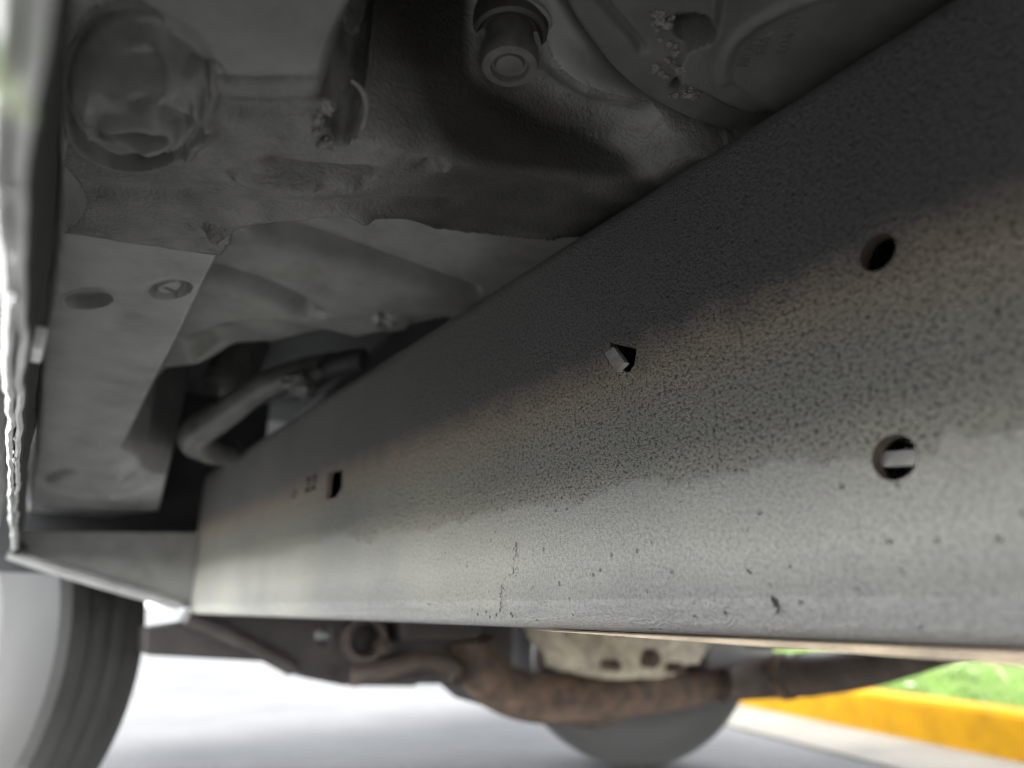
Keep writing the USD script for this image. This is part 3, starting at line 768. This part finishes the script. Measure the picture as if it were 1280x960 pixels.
# raised lettering on the cover
for txt, px, py, hgt in [('MON', 933, 66, 0.0042), ('EI6', 953, 57, 0.0036), ('10690', 984, 45, 0.0040)]:
    t_ = meshkit.text_mesh(txt, hgt, 0.0004, False); t_.apply_translation(-t_.bounds.mean(0))
    c = zat(px, py, 0.591)
    dv = (onz([(px + 12, py - 34)], 0.591) - onz([(px, py)], 0.591))[0]; dv /= np.linalg.norm(dv)
    T = np.eye(4); T[:3, 0] = [dv[0], dv[1], 0]; T[:3, 1] = [dv[1], -dv[0], 0]; T[:3, 2] = [0, 0, -1]; T[:3, 3] = c - [0, 0, 0.0002]
    t_.apply_transform(T)
    obj('moulded_lettering', t_, 'cover', PART['plastic_cover'], smooth=False)
c = zat(963, 42, 0.591); d = (onz([(968, 39)], 0.591) - onz([(958, 45)], 0.591))[0]
obj('moulded_dash', tube([c - [d[0] / 2, d[1] / 2, 0], c + [d[0] / 2, d[1] / 2, 0]], 0.0004, 6, 8), 'cover', PART['plastic_cover'])

# body mount: cup, rubber and flanged bolt hanging in the recess
bz = 0.594
bc = on(637, 84, 2, bz)
br = np.linalg.norm(on(674, 84, 2, bz)[:2] - on(600, 84, 2, bz)[:2]) / 2
mount = obj('body_mount', lathe([(0, 0.07), (br * 1.35, 0.07), (br * 1.35, 0.018), (br * 1.28, 0.0145), (br * 1.15, 0.0135), (br * 0.95, 0.016), (0, 0.016)], bc, bc + [0, 0, 1]), 'mount', V)
obj('mount_bolt', lathe([(0, 0.03), (br * 0.8, 0.03), (br * 0.85, 0.009), (br * 1.0, 0.006), (br * 1.0, 0.002), (br * 0.93, 0), (br * 0.66, -0.0004), (br * 0.6, 0.0016), (br * 0.52, 0.0018), (br * 0.46, 0.0004), (br * 0.2, 0.0), (0, 0.0001)], bc, bc + [0, 0, 1]), 'bolt', mount, label='flanged bolt with a dished head')
cc = on(643, 38, 2, 0.612)
cr = np.linalg.norm(on(690, 45, 2, 0.612)[:2] - on(597, 45, 2, 0.612)[:2]) / 2
obj('mount_cup', lathe([(cr * 1.0, 0.05), (cr * 1.08, 0.012), (cr * 1.03, 0.0), (cr * 0.95, -0.001), (cr * 0.86, 0.003), (cr * 0.8, 0.05)], cc, cc + [0, 0, 1]), 'floor', mount)

# beads of seam sealer on the crossmember
for pts, r_, h_ in [([(265, 284), (284, 289), (315, 289), (352, 286), (395, 280)], [0.0012, 0.0026, 0.0022, 0.0014, 0.0005], 0.556), ([(298, 215), (314, 221), (345, 228), (392, 233)], [0.0010, 0.0020, 0.0014, 0.0004], 0.5555)]:
    obj('sealer_bead', tube([zat(x, y, h_) + [0, 0, 0.0004] for x, y in pts], r_, 40, 14), 'plug', PART['body_crossmember'])
# sealant scraps round the ragged opening
for k, (x, y, rr_, sq) in enumerate([(407, 132, 0.0024, (1.3, 1, .8)), (397, 150, 0.0016, (.8, 1.6, .8)), (395, 166, 0.0013, (1, 1.5, .8)), (405, 181, 0.0024, (1, 1.3, .9)), (400, 141, 0.0013, (1, 1, .8)), (412, 186, 0.0012, (1, 1, .8))]):
    c = on(x, y, 2, 0.553)
    obj('sealant_scrap', rough_lump(c, rr_, 30 + k, sq, 3, 0.8), 'sealant', PART['body_crossmember'])
obj('torn_rim', tube([on(x, y, 2, 0.560) for x, y in [(438, 100), (452, 112), (458, 135), (451, 160), (438, 172)]], [0.0006, 0.0011, 0.0008, 0.0012, 0.0006], 40, 10), 'cross', PART['body_crossmember'])

# dried mud stuck to the cover
for k, (lab, pts) in enumerate([
        ('dried mud crumbs beside the dark hole in the plastic cover, nearest the top', [(818, 22, 5), (826, 30, 6), (835, 36, 6), (828, 22, 4), (840, 28, 4), (816, 33, 3), (822, 42, 3)]),
        ('chunky dried mud clump in mid row left of the raised ring', [(846, 70, 6), (850, 78, 6), (838, 60, 4), (846, 62, 3), (843, 85, 5), (835, 80, 4), (826, 54, 3)]),
        ('small split clump of dried mud just right of the hose seam', [(820, 88, 5), (826, 95, 4), (832, 99, 4), (817, 93, 3)]),
        ('pale dried mud lump lodged in the crack of the plastic cover', [(864, 120, 7), (858, 121, 6), (870, 123, 6), (845, 123, 4), (866, 113, 4), (838, 124, 3)])]):
    ms = []
    for i, (x, y, rp) in enumerate(pts):
        c = zat(x, y, 0.596)
        lump = rough_lump(c - [0, 0, 0.0004], rp * 0.00027, 60 + 10 * k + i, (1.2, 1.0, 0.7), 3, 1.1)
        ms.append(lump)
    obj('mud_clump', cat(ms), 'mud', label=lab, category='mud clump')

# pipe hook behind the rail in the far opening
def oy(px, py, y):
    return on(px, py, 1, y)


hook = tube([oy(420, 455, .62), oy(372, 466, .64), oy(318, 490, .68), oy(272, 523, .73), oy(243, 546, .77), oy(262, 562, .80), oy(282, 556, .86)], [0.012, 0.013, 0.014, 0.016, 0.017, 0.014, 0.010], 80, 18)
obj('bent_pipe', hook, 'hook', V, label='bent pipe end showing in the far opening')
dm = lathe([(0, -0.02), (0.018, -0.016), (0.026, -0.006), (0.028, 0.01), (0.028, 0.06), (0, 0.06)], oy(285, 478, .82), oy(285, 478, .82) + np.array([0.3, 0.1, 1]))
obj('shock_cap', dm, 'hook', V)
obj('cable_sleeve', tube([oy(455, 450, .58), oy(405, 465, .62), oy(375, 485, .66), oy(340, 475, .72)], 0.011, 40, 14), 'black', V)
for k, (x, y, q_) in enumerate([(395, 468, .012), (380, 488, .010), (370, 478, .012)]):
    obj('cable_clip', rough_lump(oy(x, y, .62), q_, 200 + k, (1, 1, .7), 3, 0.6), 'hook', V)

# sill flange (pinch weld): two wavy sheets with sealer beads, and the outer rocker behind it
ys = np.linspace(-0.25, 1.0, 700)
def flange(x0, thick, seed, z0, z1, wave):
    n = len(ys)
    w = wave * (fbm(np.c_[ys * 22, 0 * ys, 0 * ys], 4, seed) - 0.5) + 0.35 * wave * (noise(np.c_[ys * 90, 0 * ys, 0 * ys], seed + 1) - 0.5)
    zb = z0 + 0.004 * (fbm(np.c_[ys * 30, 0 * ys + 5, 0 * ys], 3, seed + 2) - 0.5)
    xx = x0(ys) + w
    rows = []
    for dx, zz in [(-thick / 2, None), (thick / 2, None), (thick / 2, z1), (-thick / 2, z1)]:
        rows.append(np.c_[xx + dx, ys, zb if zz is None else np.full(n, zz)])
    mid = np.c_[xx, ys, zb - thick * 0.4]
    top = np.c_[xx - 0.016, ys, np.full(n, z1 + 0.028)]
    rows = [rows[3], rows[0], mid, rows[1], rows[2], top]
    v = np.stack(rows, 1).reshape(-1, 3); k = 6
    F = [[i * k + j, i * k + j + 1, (i + 1) * k + j + 1, (i + 1) * k + j] for i in range(n - 1) for j in range(k - 1)]
    return meshkit.arrays((v, F))[:2]


seam = np.array([on(x, y, 2, 0.462)[:2] for x, y in [(46, -60), (41, 0), (35, 90), (26, 150), (22, 220), (25, 300), (26, 380), (28, 440), (23, 520), (22, 580), (20, 640)]])
fx = lambda y: np.interp(y, np.r_[-0.3, seam[:, 1], 1.0], np.r_[-0.03, seam[:, 0], 0.004])
obj('inner_seam_sheet', flange(lambda y: fx(y) + 0.0013, 0.0008, 40, 0.4638, 0.494, 0.0022), 'black', V, smooth=50)  # black sheet over the inner face of the seam
S = obj('sill_flange', flange(fx, 0.0020, 40, 0.4625, 0.494, 0.0022), 'sill', V, smooth=50, label='wavy welded seam along the sill')
obj('outer_seam', flange(lambda y: fx(y) - 0.0027, 0.0022, 50, 0.461, 0.494, 0.0022), 'sill', S, smooth=50, label='pale outer sheet of the welded seam')
beads = [rough_lump([fx(y) - 0.001, y, 0.464 + 0.004 * math.sin(37 * i)], 0.0007 + 0.0006 * (i % 3 == 0), 90 + i, (0.6, 2.0, 1), 2, 0.5) for i, y in enumerate(np.linspace(0.1, 0.97, 40))]
obj('weld_bead', cat(beads), 'sill', S, kind='stuff')
cl = np.array([fx(on(38, 440, 2, 0.466)[1]) + 0.002, on(38, 440, 2, 0.466)[1], 0.466])
clip = box(cl + [-0.003, -0.006, -0.001], cl + [0.0022, 0.007, 0.006], 0.001) - box(cl + [-0.006, -0.003, 0.0005], cl + [0.001, 0.004, 0.02])
obj('seam_clip', tri(clip), 'sill', S, label='small metal clip on the seam')
rp = [(-0.0175, 0.56), (-0.0185, 0.484), (-0.022, 0.477), (-0.035, 0.474), (-0.10, 0.484), (-0.145, 0.515), (-0.16, 0.58), (-0.16, 0.70), (-0.012, 0.70)]
obj('rocker_panel', tri(sweep_y(rp, -1.2, 1.02)), 'sill', V, smooth=40)
lf = on(36, 146, 2, 0.456)
blade = cat([trimesh.Trimesh(*leaf_blade(lf, on(-60, 20, 2, 0.456) - lf, 0.055, 0.0032, 0.0, 10), process=False)])
blade.vertices[:, 2] -= 0.001
sol = trimesh.Trimesh(np.vstack([blade.vertices, blade.vertices + [0, 0, 0.0005]]), np.vstack([blade.faces, blade.faces[:, ::-1] + len(blade.vertices)]), process=False)
obj('grass_blade', sol, 'paleleaf', smooth=True, label='pale green blade of grass caught on the sill seam', category='grass blade')

# outrigger bracket from the rail's end to the sill
ob = [(0.002, 0.455), (0.02, 0.447), (0.19, 0.398), (0.215, 0.398), (0.215, 0.492), (0.12, 0.488), (0.002, 0.482)]
def sweep_yz(poly, y0, y1): return sweep_y(poly, y0, y1)
M['bracket'] = coated('outrigger_coat', (0.24, 0.238, 0.23), 0.36, 0.25, 22, 300, 0.0006, 0.3)
BR = obj('outrigger_bracket', tri(sweep_yz(ob, 1.0, 1.10)), 'bracket', V, smooth=30)
obj('bracket_lip', tube([(-0.002, 0.992, 0.456), (0.03, 0.988, 0.446), (0.10, 0.985, 0.425), (0.185, 0.985, 0.4005)], [0.006, 0.0075, 0.0075, 0.006], 40, 14), 'column', BR)
obj('bracket_bolt', lathe([(0, -0.004), (0.006, -0.004), (0.008, 0.0), (0.008, 0.01), (0, 0.01)], (0.006, 0.985, 0.462), (0.006, 1.985, 0.462), 12), 'black', BR)


obj('arch_plate', tri(box((-0.06, 1.106, 0.44), (0.30, 1.112, 0.73))), 'black', V, smooth=False)

obj('arch_roof', tri(box((-0.05, 0.52, 0.7125), (0.44, 1.104, 0.7165))), 'black', V, smooth=False)


# wheels
def wheel(cx, cy, rad, wid, steer, **kw):
    path = numbered(V, 'wheel')
    x = UsdGeom.Xform.Define(stage, path)
    x.AddTranslateOp().Set(Gf.Vec3d(cx - ORIGIN[V][0], cy - ORIGIN[V][1], rad))
    x.AddRotateZOp().Set(math.degrees(steer))
    ORIGIN[path] = np.zeros(3)
    tag(x.GetPrim(), **kw)
    h = wid / 2
    prof = [(rad * 0.62, -h * 0.86), (rad * 0.70, -h * 0.99), (rad * 0.80, -h * 1.04), (rad * 0.88, -h * 1.02), (rad * 0.95, -h * 0.93)]
    tr = [(rad * 0.95, -h * 0.93), (rad * 0.985, -h * 0.82)]
    for gx in (-0.42, 0.0, 0.42):
        tr += [(rad * (1 - 0.004 * abs(gx)), h * (gx - 0.10)), (rad * 0.993, h * (gx - 0.05)), (rad * 0.993, h * (gx + 0.05)), (rad * (1 - 0.004 * abs(gx)), h * (gx + 0.10))]
    tr += [(rad * 0.985, h * 0.82), (rad * 0.95, h * 0.93)]
    def rev(p):
        m = trimesh.creation.revolve(np.array(p), sections=96)
        m.apply_transform(trimesh.transformations.rotation_matrix(np.pi / 2, [0, 1, 0]))
        return m
    obj('tyre', rev(tr), 'rubber', path, smooth=35)
    obj('sidewall', rev(prof), 'sidewall', path, smooth=60)
    obj('sidewall', rev([(a, -b) for a, b in prof][::-1]), 'sidewall', path, smooth=60)
    obj('rim', rev([(rad * 0.63, -h * 0.84), (rad * 0.57, -h * 0.8), (rad * 0.55, -h * 0.3), (rad * 0.3, -h * 0.1), (0, -h * 0.1)]), 'rim', path, smooth=40)
    obj('brake_drum', rev([(0, h * 0.1), (rad * 0.45, h * 0.1), (rad * 0.48, h * 0.5), (rad * 0.63, h * 0.8)]), 'rust', path, smooth=40)


ST = math.radians(38)
wheel(-0.062, 1.50, 0.335, 0.165, ST, label='wheel turned at the near front corner')
wheel(1.45, 1.50, 0.335, 0.165, ST)
wheel(-0.04, -1.30, 0.335, 0.20, 0)
wheel(1.42, -1.30, 0.335, 0.20, 0)

# front axle, gearbox casting and what hangs below the rail line
AY = 1.15
def A(px, py, y=AY): return on(px, py, 1, y)


ax = thing_parts = []
cm = [A(186, 786)[[0, 2]], A(186, 819)[[0, 2]], A(350, 828)[[0, 2]], A(385, 848)[[0, 2]], A(430, 857)[[0, 2]], A(518, 858)[[0, 2]], A(522, 855)[[0, 2]], A(575, 855)[[0, 2]], A(600, 878)[[0, 2]], A(640, 890)[[0, 2]], A(640, 750)[[0, 2]], A(250, 755)[[0, 2]], A(238, 778)[[0, 2]]]
cmm = sweep_y(cm, AY, AY + 0.09) - cyl_x([0, 0, 0], 1e-4, 1e-4)
hc = A(404, 795)
cmm -= m3.Manifold.cylinder(0.2, 0.014, 0.014, 24).rotate([90, 0, 0]).translate([float(hc[0]), float(hc[1] + 0.1), float(hc[2])])
CM = obj('front_crossmember', tri(cmm), 'gunmetal', V, smooth=30)
obj('gusset', tube([A(235, 772, 1.12), A(300, 800, 1.12), A(365, 835, 1.13)], 0.012, 20, 10), 'gunmetal', CM)
rc = A(458, 800, 1.10)
obj('shackle_bushing', lathe([(0.026, 0), (0.034, 0.0), (0.036, 0.006), (0.036, 0.05), (0.026, 0.05), (0.026, 0)], rc, rc + [0.25, 1, 0], 32), 'brown', V)
obj('bushing_bolt', lathe([(0, -0.012), (0.010, -0.012), (0.012, 0.0), (0.012, 0.05), (0, 0.05)], A(482, 808, 1.09), A(482, 808, 1.09) + [0.1, 1, 0], 6), 'rust', V)
obj('control_arm', tube([A(440, 845, 1.10), A(490, 835, 1.08), A(530, 826, 1.08), A(565, 840, 1.10)], [0.016, 0.014, 0.015, 0.018], 40, 14), 'brown', V)
obj('steering_box', tri(box(A(500, 805, 1.1), A(605, 765, 1.1) + np.array([0, 0.12, 0]), 0.012)), 'gunmetal', V)
# axle housing: a tube swelling into a round bowl with a rusty rim
obj('axle_tube', tube([A(590, 800, 1.13), A(604, 842, 1.13), A(650, 868, 1.13), A(740, 872, 1.13), A(840, 862, 1.13), A(920, 846, 1.13), A(1010, 834, 1.13), A(1100, 826, 1.13)], [0.040, 0.044, 0.044, 0.040, 0.036, 0.038, 0.04, 0.04], 90, 24), 'rust', V, label='rusty tube arching under the casing')
dc = A(745, 820, 1.24)
bowl = lathe([(0.0, 0.12), (0.08, 0.11), (0.13, 0.06), (0.15, 0.0), (0.14, -0.02), (0.12, -0.03), (0.0, -0.035)], dc, dc + np.array([0.25, 1, 0.1]), 64)
DB = obj('differential_housing', bowl, 'brown', V, smooth=35)
cast_px = [(688, 770), (700, 800), (722, 822), (724, 838), (745, 846), (790, 849), (838, 845), (850, 832), (865, 830), (880, 805), (905, 790), (905, 770)]
cp = np.array([A(x, y, 1.04)[[0, 2]] for x, y in [(x + 8, y) for x, y in cast_px]])
casting = sweep_y(cp, 1.04, 1.16)
casting = casting + m3.Manifold.batch_hull([sph(A(770, 790, 1.04), 0.025, 16), sph(A(800, 825, 1.05), 0.02, 16), sph(A(840, 790, 1.05), 0.02, 16)])
ct = tri(casting.refine_to_length(0.006))
ct.vertices += 0.012 * (np.stack([fbm(ct.vertices * 22, 4, 70 + i) for i in range(3)], 1) - 0.5)
CS = obj('gearbox_casting', ct, 'cream', V, smooth=50, label='pale weathered cast casing')
for x, y, rr_ in [(768, 832, 0.010), (815, 823, 0.018), (848, 835, 0.010), (776, 790, 0.007)]:
    c = A(x, y, 1.015)
    obj('rusty_bolt', lathe([(0, -0.012), (rr_ * 0.7, -0.012), (rr_, -0.004), (rr_, 0.03), (0, 0.03)], c, c + [0, 1, 0], 14), 'rust', CS)
obj('drag_link', tube([A(900, 850, 1.1), A(985, 845, 1.0), A(1060, 838, .85), A(1130, 822, .72), A(1200, 802, .62), A(1300, 790, .55)], [0.045, 0.045, 0.040, 0.034, 0.028, 0.026], 70, 20), 'brown', V, label='thick brown arm curving towards the far sill')
obj('arm_clamp', lathe([(0.040, -0.01), (0.049, -0.01), (0.049, 0.01), (0.040, 0.01), (0.040, -0.01)], A(980, 845, 1.0), A(1040, 840, .89), 24), 'rust', V)
obj('arm_clamp', lathe([(0.036, -0.008), (0.046, -0.008), (0.046, 0.008), (0.036, 0.008), (0.036, -0.008)], A(1008, 843, .96), A(1060, 838, .85), 24), 'rust', V)
fb0, fb1 = A(884, 838, 1.06), A(1300, 770, 1.06)
obj('far_crossmember', tri(box((fb0[0], 1.06, fb0[2]), (1.5, 1.13, 0.42), 0.01)), 'gunmetal', V)
obj('far_cross_plate', tri(box((1.04, 0.74, 0.332), (1.53, 0.80, 0.43), 0.008)), 'gunmetal', V)
obj('exhaust_pipe', tube([(1.0, -1.2, 0.36), (0.98, 0.3, 0.37), (1.0, 0.9, 0.385), (0.95, 1.3, 0.42)], 0.028, 60, 16), 'black', V)
# the far frame rail and cross pieces
obj('far_frame_rail', tri(sweep_y(rounded(1.105, 1.18, 0.39, 0.58, 0.016), -0.9, 1.9)), 'gunmetal', V, smooth=30)
obj('engine_sump', tri(box((0.45, 1.2, 0.42), (0.95, 1.9, 0.70), 0.04)), 'black', V)
obj('gearbox', tri(box((0.5, -0.2, 0.44), (0.88, 1.2, 0.66), 0.05)), 'gunmetal', V)

# body shell over it all
import shapely
prof = [(-2.1, 0.72), (2.05, 0.72), (2.15, 0.80), (2.12, 1.05), (1.95, 1.12), (0.98, 1.20), (0.45, 1.70), (0.3, 1.76), (-1.75, 1.76), (-1.95, 1.66), (-2.12, 1.05), (-2.15, 0.80)]
cs = m3.CrossSection([np.array(prof, np.float32)])
shell = m3.Manifold.extrude(cs, 1.70).transform(np.array([[0, 0, 1, -0.16], [1, 0, 0, 0], [0, 1, 0, 0]], np.float32))
for (wx, wy) in ((-0.2, 1.5), (1.2, 1.5), (-0.2, -1.3), (1.2, -1.3)):
    shell -= m3.Manifold.cylinder(0.42, 0.44, 0.44, 48).rotate([0, 90, 0]).translate([wx, wy, 0.42])
BS = obj('body_shell', tri(shell), 'body', V, smooth=30)
obj('floor_pan', tri(box((0.38, -2.0, 0.66), (1.40, 1.0, 0.715))), 'floor', V, smooth=False)
obj('rear_floor', tri(box((-0.02, -2.0, 0.66), (0.376, -0.165, 0.715))), 'floor', V, smooth=False)
obj('far_rocker', tri(sweep_y([(1.40, 0.54), (1.44, 0.505), (1.5, 0.51), (1.54, 0.58), (1.54, 0.715), (1.40, 0.715)], -0.8, 1.02)), 'sill', V)
obj('front_valance', tri(box((0.1, 1.95, 0.45), (1.3, 2.02, 0.715), 0.02)), 'black', V)
for sx, nm in ((-0.1625, 0), (1.5375, 1)):
    for (a0, a1, a2, a3) in ((-1.5, -0.55, 1.22, 1.62), (-0.45, 0.35, 1.22, 1.62)):
        obj('side_window', tri(box((sx, a0, a2), (sx + 0.005, a1, a3))), 'glass', BS, smooth=False)
